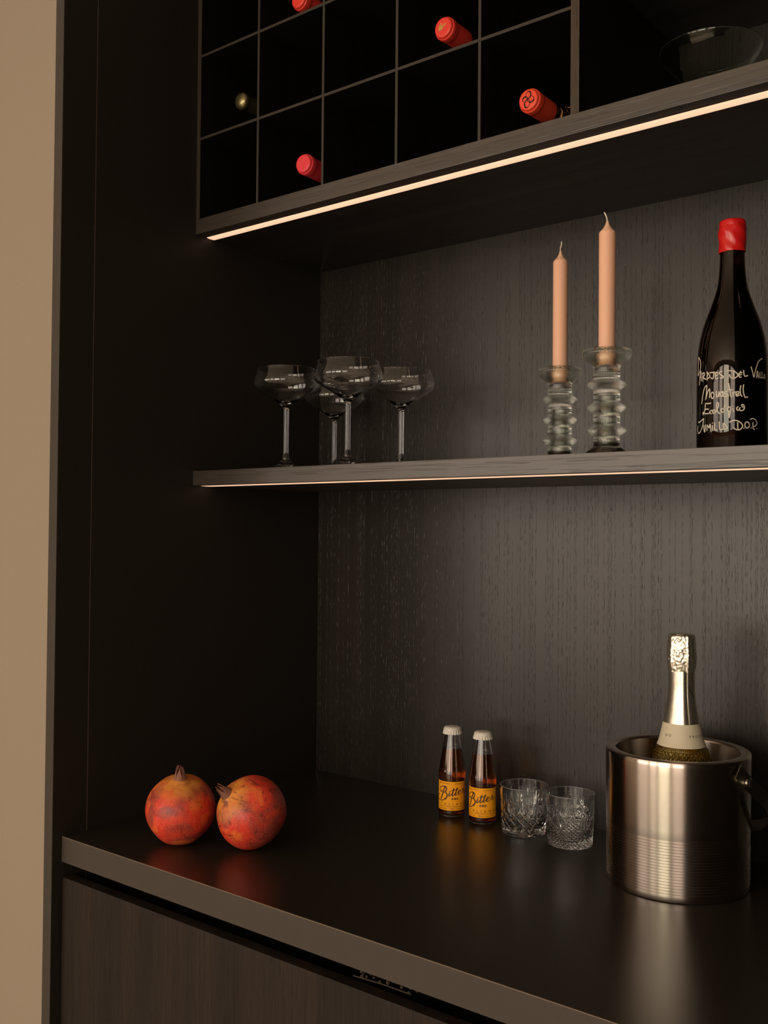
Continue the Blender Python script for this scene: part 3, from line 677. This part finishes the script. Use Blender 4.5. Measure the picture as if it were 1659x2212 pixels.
# ------------------------------------------------------------------ small bitter bottles
BR = 0.0236
def make_bitter():
    t = thing('bitter_bottle', '', 'bottle')
    po = [(0.0, 0.0022), (0.014, 0.0012), (0.0195, 0.0), (0.0222, 0.0012), (BR, 0.0050), (BR, 0.0660), (0.0240, 0.0680), (0.0240, 0.0790), (0.0234, 0.0812),
          (0.0205, 0.1000), (0.0178, 0.1180), (0.0155, 0.1310), (0.0138, 0.1410), (0.0132, 0.1450), (0.0132, 0.1535), (0.0120, 0.1545)]
    po = dense(po, 0.004)
    ti = [(0.0112, 0.1535), (0.0114, 0.1450), (0.0122, 0.1400), (0.0140, 0.1300), (0.0162, 0.1180), (0.0189, 0.1000), (0.0216, 0.0815), (0.0220, 0.0780), (0.0218, 0.0070), (0.0190, 0.0045), (0, 0.0055)]
    lathe('glass_body', po+ti, M_BITGLASS, t, 72, angle=60)
    lq = [(0, 0.0054), (0.01905, 0.0044), (0.02185, 0.0069), (0.02205, 0.0780), (0.02165, 0.0815), (0.01895, 0.1000), (0.01620, 0.1185), (0.01600, 0.1200), (0.0154, 0.1196), (0, 0.1195)]
    lathe('drink', lq, M_BITTER, t, 72, angle=50, label='amber drink up to the neck')
    # label wrapped around the front
    lab = bmesh.new()
    th0, th1, z0, z1 = -2.85, 0.74, 0.0132, 0.0642
    n = 60
    va = [[lab.verts.new(((BR+.0002)*math.cos(th0+(th1-th0)*k/n), (BR+.0002)*math.sin(th0+(th1-th0)*k/n), z)) for k in range(n+1)] for z in (z0, z1)]
    for k in range(n): lab.faces.new((va[0][k], va[0][k+1], va[1][k+1], va[1][k]))
    lo = link('label', finish(lab, 'label'), M_LABEL, t, 'orange paper label with dark brown script lettering')
    gs = bmesh.new()
    va = [[gs.verts.new(((BR+.00025)*math.cos(a), (BR+.00025)*math.sin(a), z)) for a in (0.74, 0.79, 0.84)] for z in (z0, z1)]
    for k in range(2): gs.faces.new((va[0][k], va[0][k+1], va[1][k+1], va[1][k]))
    link('label_edge', finish(gs, 'label_edge'), M_GREEN, t, 'narrow green stripe at the label edge')
    R = BR+.0003
    scr = [(w_, [(p[0]*R, p[1]) for p in s]) for w_, s in BITTER_STROKES]
    sm = strokes_mesh('lettering', scr, 0.002, on_cyl(R, 0.0001))
    link('lettering', sm, M_LINK, lo)
    i0 = [(ch, 0.0062, a*R, 0.0245) for ch, a in zip('ITALIANO', (-2.12, -1.80, -1.47, -1.157, -0.875, -0.572, -0.22, 0.13))]
    link('spaced_lettering', text_mesh('spaced_lettering', i0, on_cyl(R, 0.0001)), M_LINK, lo)
    for grp in ([('100% Natural Flavours', 0.0026, -1.62*R, 0.0608)], [('Bottled in Italy', 0.0026, -0.42*R, 0.0608)],
                [('ANALCOLICO  APERITIF  APERITIVO ANALCOLICO', 0.0024, -0.93*R, 0.0203)],
                [('Prodotto in Italia', 0.0026, -1.72*R, 0.0163)], [('100ml', 0.0036, -0.93*R, 0.0163)], [('Product of Italy', 0.0026, -0.28*R, 0.0163)]):
        link('small_print', text_mesh('small_print', grp, on_cyl(R, 0.0001)), M_LINK, lo)
    # crown cap with fluted skirt
    def flute(tt, r, z): return (0.0007*math.cos(21*tt)*max(0, min(1, (0.1545-z)/0.006))) if r > 0.012 else 0
    cp = [(0, 0.1592), (0.0080, 0.1592), (0.0125, 0.1588), (0.0150, 0.1572), (0.0158, 0.1545), (0.0162, 0.1515), (0.0166, 0.1480), (0.0168, 0.1462), (0.0160, 0.1460), (0.0150, 0.1500), (0.0134, 0.1545), (0, 0.1546)]
    lathe('crown_cap', cp, M_CROWN, t, 168, disp=flute, angle=50, label='white fluted crown cap')
    return t
t0 = make_bitter(); t0.location = (0.4193, -0.0934, 0)
t1 = copy_tree(t0); t1.location = (0.4866, -0.0901-0.006, 0); t1.rotation_euler = (0, 0, -0.221)
tag(t0, 'small amber bottle with orange label, left one and further from the tumblers', 'bottle', 'small bitter bottles on the worktop')
tag(t1, 'small amber bottle with orange label, right one next to the cut-glass tumblers', 'bottle', 'small bitter bottles on the worktop')

# ------------------------------------------------------------------ cut crystal tumblers
def vcut(dist, half, depth):
    a = abs(dist)
    return -depth*(1-a/half) if a < half else 0.0
def tumbler(x, y, Rt, Rb, H, cut, lab, zfloor, rot):
    t = thing('cut_glass_tumbler', lab, 'tumbler', (x, y, 0), 'cut crystal tumblers')
    n = 150
    po = [(0, 0.0015), (Rb*0.55, 0.0012), (Rb*0.9, 0.0), (Rb-.0006, 0.0006)]
    for k in range(n+1):
        z = 0.0016+(H-0.0028)*k/n
        po.append((Rb+(Rt-Rb)*(z/H)**0.8, z))
    po += [(Rt-.0011+.0011*math.cos(PI*k/14), H-.0011+.0011*math.sin(PI*k/14)) for k in range(15)]
    inn = [(Rt-.0022, H-.010), (Rt-.0038, H*0.5), (Rb-.0042, zfloor+.006), (Rb-.0062, zfloor+.002), (Rb-.012, zfloor), (0, zfloor-.0005)]
    def disp(tt, r, z):
        if z < 0.0016 or z > H-.0020 or r < Rb-.0002 : return 0
        return cut(tt, z, r)
    g = lathe('glass_body', po+smooth_prof(inn, 4), M_CRYSTAL, t, 540, disp=disp, angle=20)
    g.data.materials.append(M_RIMLIT)
    for p in g.data.polygons:
        if min(g.data.vertices[i].co.z for i in p.vertices) > H-.00125: p.material_index = 1
    t.rotation_euler = (0, 0, rot)
    return t
def cutA(tt, z, r):
    d = 0.0
    s = tt*0.038
    P = 2*PI*0.038/16           # diamond pitch around
    zz = z-0.010
    if 0.009 < z < 0.042:
        for sg in (1, -1):
            q = (s + sg*zz*0.95) % P
            q = min(q, P-q)
            d = min(d, vcut(q, 0.0026, 0.0017))
    if z >= 0.034:                # leaf-shaped fans above the diamonds
        seg = 2*PI*0.038/8
        q = (s % seg)-seg/2
        for k, (off, lean, top) in enumerate(((0, 0, 0.068), (0, 0.20, 0.063), (0, -0.20, 0.063), (0, 0.42, 0.056), (0, -0.42, 0.056))):
            if z < top:
                hw = 0.0016*min(1, (top-z)/0.012)*(0.5+min(1, (z-0.034)/0.01)*0.5)+1e-5
                d = min(d, vcut(q-lean*(z-0.034), hw, 0.0013*hw/0.0016))
        q2 = ((s+seg/2) % seg)-seg/2
        if z < 0.072:
            hw = 0.0017*min(1, (0.072-z)/0.02)+1e-5
            d = min(d, vcut(q2, hw, 0.0013))
    return d
def cutB(tt, z, r):
    R = 0.0375
    s = tt*R
    d = 0.0
    seg = 2*PI*R/5
    for (cs, cz, rad, nr, dep) in ((0.5, 0.052, 0.017, 20, 0.0012), (0.05, 0.030, 0.018, 16, 0.0016), (0.80, 0.018, 0.013, 14, 0.0014)):
        q = ((s-cs*seg+seg/2) % seg)-seg/2
        dd = math.hypot(q, z-cz)
        if dd < rad:
            a = math.atan2(z-cz, q)
            ang = (a*nr/(2*PI)) % 1.0
            ang = min(ang, 1-ang)
            lim = rad*(0.72+0.28*math.cos(a*4))
            if dd < lim:
                d = min(d, -dep*max(0, 1-ang*3.2)*min(1, (lim-dd)/0.004)*min(1, dd/0.003+0.2))
    q = ((s+seg/2) % seg)-seg/2
    edge = 0.024+0.030*(abs(q)/(seg/2))
    d = min(d, vcut(z-edge, 0.0024, 0.0020))
    d = min(d, vcut(z-(0.062-0.036*(abs(q)/(seg/2))), 0.0016, 0.0012))
    if z < edge-0.001:
        for sg in (1, -1):
            p = 0.0058
            u = (s*0.8+sg*z) % p
            u = min(u, p-u)
            d = min(d, vcut(u, 0.0022, 0.0015))
    return d
tumbler(0.5737, -0.1009, 0.0412, 0.0362, 0.0812, cutA, 'cut crystal tumbler with diamond and leaf cuts, beside the amber bottles', 0.013, 0.35)
tumbler(0.6648, -0.1068, 0.0400, 0.0362, 0.0842, cutB, 'densely cut crystal tumbler with star cuts, beside the ice bucket', 0.012, 0.9)

# ------------------------------------------------------------------ pomegranates
AX_L = Vector((-0.78, -0.625, 0)); TOCAM = -fw
def pomegranate(cx, cy, R, axis, mat, lab, seed):
    axis = axis.normalized()
    q = Vector((0, 0, 1)).rotation_difference(axis)
    rr_ = random.Random(seed)
    n1, n2 = 96, 144
    verts = []
    bm = bmesh.new()
    ph = [rr_.uniform(0, 6.28) for _ in range(4)]
    def rad(phi, th):
        base = R*(1.0-0.045*math.exp(-(phi/0.6)**2)-0.05*math.exp(-((PI-phi)/0.7)**2))
        base *= 1+0.016*math.sin(phi)**1.2*math.cos(6*th+ph[0])*0.8+0.018*math.sin(2*th+ph[1])*math.sin(phi)**2+0.012*math.cos(3*th+ph[2])*math.sin(phi)
        base += 0.0062*math.exp(-(phi/0.20)**2)
        return base
    rings = []
    for i in range(n1+1):
        phi = PI*i/n1
        if i in (0, n1):
            rings.append([bm.verts.new((0, 0, R+math.cos(phi)*rad(phi, 0)))])
        else:
            rings.append([bm.verts.new((rad(phi, 2*PI*k/n2)*math.sin(phi)*math.cos(2*PI*k/n2), rad(phi, 2*PI*k/n2)*math.sin(phi)*math.sin(2*PI*k/n2), R+rad(phi, 2*PI*k/n2)*math.cos(phi))) for k in range(n2)])
    for a, b_ in zip(rings[:-1], rings[1:]):
        for k in range(n2):
            k2 = (k+1) % n2
            if len(a) == 1: bm.faces.new((a[0], b_[k], b_[k2]))
            elif len(b_) == 1: bm.faces.new((a[k], b_[0], a[k2]))
            else: bm.faces.new((a[k], b_[k], b_[k2], a[k2]))
    off = -min((q @ v.co).z for v in bm.verts)
    me = finish(bm, 'fruit', angle=80)
    c_up = q @ Vector((0, 0, R))
    t = thing('pomegranate', lab, 'pomegranate', (cx-c_up.x, cy-c_up.y, off), 'pomegranates on the worktop', q)
    link('fruit', me, mat, t)
    # calyx crown
    bm = bmesh.new()
    zb = R+rad(0.15, 0)-0.0010
    for s in range(6):
        a0 = 2*PI*s/6+rr_.uniform(-.15, .15)
        tall = 0.0205+rr_.uniform(-.004, .004)
        lean = rr_.uniform(-.0015, .0025)
        rows = []
        m_ = 7
        for i in range(m_+1):
            u = i/m_
            hw = (PI/6)*(1.0 if u < 0.30 else max(0.05, 1-((u-0.30)/0.70)**1.1))
            rad_ = 0.0108-0.0078*u+0.0018*u*u+lean*u*0.7
            row = []
            for j in range(7):
                a = a0+hw*(j/3-1)
                rc = rad_-0.0008*math.cos((j/3-1)*PI/2)*u
                row.append((rc, a, zb+tall*u))
            rows.append(row)
        o_ = [[bm.verts.new((r*math.cos(a), r*math.sin(a), z)) for r, a, z in row] for row in rows]
        i_ = [[bm.verts.new(((r-.0009)*math.cos(a), (r-.0009)*math.sin(a), z)) for r, a, z in row] for row in rows]
        for i in range(m_):
            for j in range(6):
                bm.faces.new((o_[i][j], o_[i][j+1], o_[i+1][j+1], o_[i+1][j]))
                bm.faces.new((i_[i][j], i_[i+1][j], i_[i+1][j+1], i_[i][j+1]))
            bm.faces.new((o_[i][0], o_[i+1][0], i_[i+1][0], i_[i][0]))
            bm.faces.new((o_[i][6], i_[i][6], i_[i+1][6], o_[i+1][6]))
        for j in range(6):
            bm.faces.new((o_[m_][j], o_[m_][j+1], i_[m_][j+1], i_[m_][j]))
    link('calyx', finish(bm, 'calyx', angle=60), M_CALYX, t, 'dry brown pointed crown')
    return t
pomegranate(0.1760, -0.5160, 0.0568, Vector((0, 0, 1))+TOCAM*0.30-AX_L*0.04, pom_mat('pomegranate_skin_smooth', 3.1, 0.75, 0.45),
            'red pomegranate standing upright, its dry crown on top, nearer the left panel', 3)
pomegranate(0.2830, -0.4600, 0.0566, Vector((0, 0, 0.64))+AX_L*0.66+TOCAM*0.46, pom_mat('pomegranate_skin_blotchy', 8.4, 1.0, 0.85),
            'blotchy red pomegranate tipped with its crown to the upper left', 5)

# ------------------------------------------------------------------ ice bucket
BX, BY, BRAD, BH = 0.8697, -0.1605, 0.1037, 0.1942
ib = thing('ice_bucket', 'brushed steel ice bucket with fine ring grooves, holding the sparkling wine bottle', 'ice bucket', (BX, BY, 0))
po = [(0, 0.0012), (0.090, 0.0), (0.0985, 0.0), (0.1005, 0.0012), (0.1013, 0.0040), (0.1016, 0.0080)]
z = 0.0090
for k in range(19):
    rb = 0.1016+0.0021*(z-0.008)/0.178
    po += [(rb, z), (rb, z+0.0028), (rb-.0007, z+0.0032), (rb-.0007, z+0.0037), (rb, z+0.0041)]
    z += 0.0041
po += dense([(0.1016+0.0021*(z+.0006-0.008)/0.178, z+.0006), (0.1037, 0.186), (0.1035, 0.1905), (0.1026, 0.1928)], 0.01)
lathe('outer_wall', po, M_STEEL, ib, 160, angle=25)
lathe('rim', [(0.1026, 0.1928), (0.1008, 0.1938), (0.0960, 0.1942), (0.0910, 0.1938), (0.0893, 0.1930), (0.0887, 0.1905)], M_STEELR, ib, 160, angle=60)
lathe('liner', [(0.0887, 0.1905), (0.0880, 0.15), (0.0872, 0.06), (0.0860, 0.042), (0.0820, 0.034), (0.0740, 0.031), (0, 0.0305)], M_STEEL, ib, 160, angle=60)
# strap handle hanging down at the back
E = math.radians(44)
PZ = 0.1640
bdir = Vector((0, math.cos(E), -math.sin(E)))
ndir = Vector((0, math.sin(E), math.cos(E)))
path = [(0.1075, -0.026), (0.1088, -0.012), (0.1120, 0.004), (0.1170, 0.018), (0.1225, 0.034), (0.1235, 0.052), (0.1180, 0.074), (0.1060, 0.095), (0.0880, 0.113), (0.0640, 0.127), (0.034, 0.136), (0, 0.139)]
path = smooth_prof(path, 4)
path = path+[(-a, b_) for a, b_ in path[::-1][1:]]
bm = bmesh.new()
prev = None
for i, (a, b_) in enumerate(path):
    p0, p1 = path[max(i-1, 0)], path[min(i+1, len(path)-1)]
    tx, ty = p1[0]-p0[0], p1[1]-p0[1]
    l = math.hypot(tx, ty); nx, ny = ty/l, -tx/l
    c = Vector((a, 0, 0))+bdir*b_+Vector((0, 0, PZ))
    nv = Vector((nx, 0, 0))+bdir*ny
    ring = []
    for (u, v) in ((-.0105, -.0007), (.0105, -.0007), (.0105, .0007), (-.0105, .0007)):
        ring.append(bm.verts.new(c+ndir*u+nv*v))
    if prev:
        for k in range(4): bm.faces.new((prev[k], prev[(k+1) % 4], ring[(k+1) % 4], ring[k]))
    else: bm.faces.new(ring[::-1])
    prev = ring
bm.faces.new(prev)
hd = link('handle', finish(bm, 'handle', angle=40), M_STEELB, ib, 'dark flat steel strap handle')
hd.rotation_euler = (0, 0, -0.17)
for sg in (1, -1):
    rv = lathe('rivet', [(0, 0), (0.0058, 0), (0.0058, 0.0060), (0.0045, 0.0062), (0.0045, 0.0085), (0.0070, 0.0088), (0.0072, 0.0120), (0.0062, 0.0128), (0.0030, 0.0122), (0, 0.0122)], M_RIVET, hd, 40)
    rv.location = (sg*0.1025, 0, PZ)
    rv.rotation_euler = (0, sg*PI/2, 0)

# ------------------------------------------------------------------ sparkling wine bottle in the bucket
PX, PY, PZ0 = 0.8756, -0.1600, 0.0312
sb = thing('sparkling_wine_bottle', 'olive-gold sparkling wine bottle with champagne foil neck, standing in the ice bucket', 'bottle', (PX, PY, PZ0))
def zr(z): return z-PZ0
def dia(tt, r, z):
    zz = z+PZ0
    if zz > 0.199 or zz < 0.075 or r < 0.03: return 0
    p = 2*PI/42
    f1 = (tt+zz*20) % p; f2 = (tt-zz*20) % p
    f1 = min(f1, p-f1)/(p/2); f2 = min(f2, p-f2)/(p/2)
    return 0.0020*min(f1, f2)*min(1, (0.199-zz)/0.004)
body = [(0.038, 0.0), (0.0440, 0.0015), (0.0462, 0.006), (0.0462, 0.100), (0.0460, 0.130-PZ0), (0.0452, 0.150-PZ0), (0.0430, 0.172-PZ0), (0.0375, 0.1925-PZ0), (0.0320, 0.2065-PZ0), (0.0288, 0.2200-PZ0), (0.0254, 0.2358-PZ0), (0.0213, 0.2569-PZ0), (0.0187, 0.2774-PZ0), (0.0182, 0.3000-PZ0), (0.0180, 0.3400-PZ0)]
body = body[:3]+dense(smooth_prof(body[3:], 4), 0.0009)
binn = [(max(r-.0024, .001), z+.001) for r, z in body[3:]][::-1][::8]+[(0.036, 0.008), (0.0, 0.022)]
lathe('glass_body', [(0, 0.016), (0.030, 0.004)]+body+binn, M_PGLASS, sb, 416, disp=dia, angle=25)
pw = [(0, 0.0222), (0.0362, 0.0079)]+[(r-.0023, z+.001) for r, z in body[3::8] if z < 0.222]
pw += [(0, pw[-1][1])]
lathe('wine', pw, M_PWINE, sb, 96, angle=50)
# neck label (cream band)
def prof_r(z):
    for (r0, z0), (r1, z1) in zip(body[:-1], body[1:]):
        if z0 <= z <= z1: return r0+(r1-r0)*(z-z0)/max(1e-9, z1-z0)
    return 0.02
za, zb_ = 0.2000-PZ0, 0.2330-PZ0
lathe('neck_label', [(prof_r(za+(zb_-za)*k/10)+.0005, za+(zb_-za)*k/10) for k in range(11)], M_NLAB, sb, 96, label='cream neck label with small black letters')
nl = [o for o in bpy.data.objects if o.name.startswith('neck_label')][-1]
def on_neck(s, t):
    z = t; r = prof_r(z)+.0008; a = s/0.029
    return Vector((r*math.cos(a), r*math.sin(a), z))
VA = math.atan2(CAM.y-PY, CAM.x-PX)
items = [(ch, 0.0050, 0.029*(VA+math.radians(a)), 0.2165-PZ0) for ch, a in zip('PROSECCO', (23.7, 33.5, 44, 54.5, 64.5, 74.5, 85, 96))]
link('lettering', text_mesh('lettering', items, on_neck), M_INK, nl)
items = [(ch, 0.0050, 0.029*(VA+math.radians(a)), 0.2165-PZ0) for ch, a in zip('DO', (-43, -32))]
link('lettering', text_mesh('lettering', items, on_neck), M_INK, nl)
# foil: smooth neck sleeve with a crease, crumpled hood on top
def crease(tt, r, z):
    d = (tt-(VA+0.13)+PI) % (2*PI)-PI
    return 0.0006*math.exp(-(d/0.13)**2)-0.0007*math.exp(-((d-0.26)/0.07)**2)
fp = [(prof_r(zb_+(0.3090-PZ0-zb_)*k/30)+.0006, zb_+(0.3090-PZ0-zb_)*k/30) for k in range(31)]
lathe('foil_sleeve', fp, M_FOIL, sb, 180, disp=crease, angle=60, label='smooth champagne-coloured foil sleeve')
fk = bpy.data.objects['foil_sleeve']
fl = [(0.0, 0.2870-PZ0), (0.0035, 0.2800-PZ0), (0.0080, 0.2740-PZ0), (0.0110, 0.2700-PZ0)]
Rf = 0.0198
fl_s = [[((VA+math.radians(34))*Rf, 0.2885-PZ0), ((VA+math.radians(33))*Rf, 0.2830-PZ0), ((VA+math.radians(45))*Rf, 0.2770-PZ0), ((VA+math.radians(62))*Rf, 0.2720-PZ0)]]
link('flourish', strokes_mesh('flourish', fl_s, 0.0009, lambda s, t: Vector(((prof_r(t)+.0014)*math.cos(s/Rf), (prof_r(t)+.0014)*math.sin(s/Rf), t))), M_INK, fk)
def crum(tt, r, z):
    v = Vector((math.cos(tt)*5, math.sin(tt)*5, z*240))
    v2 = Vector((math.cos(tt)*22+5, math.sin(tt)*22, z*650))
    d = (tt-VA+0.15+PI) % (2*PI)-PI
    plate = -0.0014*math.exp(-(d/0.55)**4) if r > 0.015 else 0
    rim_ = 0.0012*math.exp(-((abs(d)-0.62)/0.10)**2) if r > 0.015 else 0
    k = min(1, r/0.012)
    return k*(mnoise.noise(v)*0.0009+mnoise.noise(v2)*0.00018)+plate+rim_
hood = [(0.0190, 0.3075-PZ0), (0.0198, 0.3120-PZ0), (0.0206, 0.3180-PZ0), (0.0213, 0.3250-PZ0), (0.0212, 0.3330-PZ0), (0.0208, 0.3400-PZ0), (0.0203, 0.3470-PZ0), (0.0198, 0.3535-PZ0), (0.0197, 0.3565-PZ0), (0.0190, 0.3600-PZ0), (0.0160, 0.3622-PZ0), (0.0100, 0.3628-PZ0), (0.0, 0.3630-PZ0)]
hd2 = lathe('foil_hood', dense(smooth_prof(hood, 4), 0.0008), M_FOILW, sb, 200, disp=crum, angle=70, label='crumpled champagne foil hood')
dots = []
for (a, zz) in ((-10, 0.3395), (4, 0.3395), (-20, 0.3362), (-6, 0.3360), (9, 0.3355), (-12, 0.3325), (2, 0.3322)):
    s = VA+math.radians(a-3)
    dots.append((s, zz-PZ0))
bm = bmesh.new()
for s, zz in dots:
    rr0 = 0.0211+crum(s, 0.02, zz)
    c = Vector((rr0*math.cos(s), rr0*math.sin(s), zz))
    r_ = bmesh.ops.create_icosphere(bm, subdivisions=1, radius=0.0007)
    for v in r_['verts']: v.co += c
link('pin_holes', finish(bm, 'pin_holes'), M_INK, hd2, 'small black punched dots')

# ------------------------------------------------------------------ dried sprig lying in the shadow gap above the door
sg_ = bmesh.new()
sr = random.Random(11)
for k in range(46):
    x = 0.615+0.095*sr.random(); y = -0.594+0.018*sr.random(); z = -0.0666+0.0030+0.010*sr.random()*math.sin(PI*(x-0.61)/0.105)
    r_ = bmesh.ops.create_icosphere(sg_, subdivisions=2, radius=0.0016+0.0012*sr.random())
    for v in r_['verts']: v.co += Vector((x-0.66, y+0.59, z+0.0666))
tube(sg_, [(-0.045, -0.005, 0.0014), (0.0, -0.003, 0.003), (0.045, 0.0, 0.0016)], 0.0009, 6)
so = link('dried_sprig', finish(sg_, 'dried_sprig'), M_SPRIG)
so.location = (0.66, -0.59+0.0, -0.0666)
so.location.y = -0.5902
tag(so, 'dark dried seed sprig lying in the gap between worktop and cabinet door', 'dried sprig')
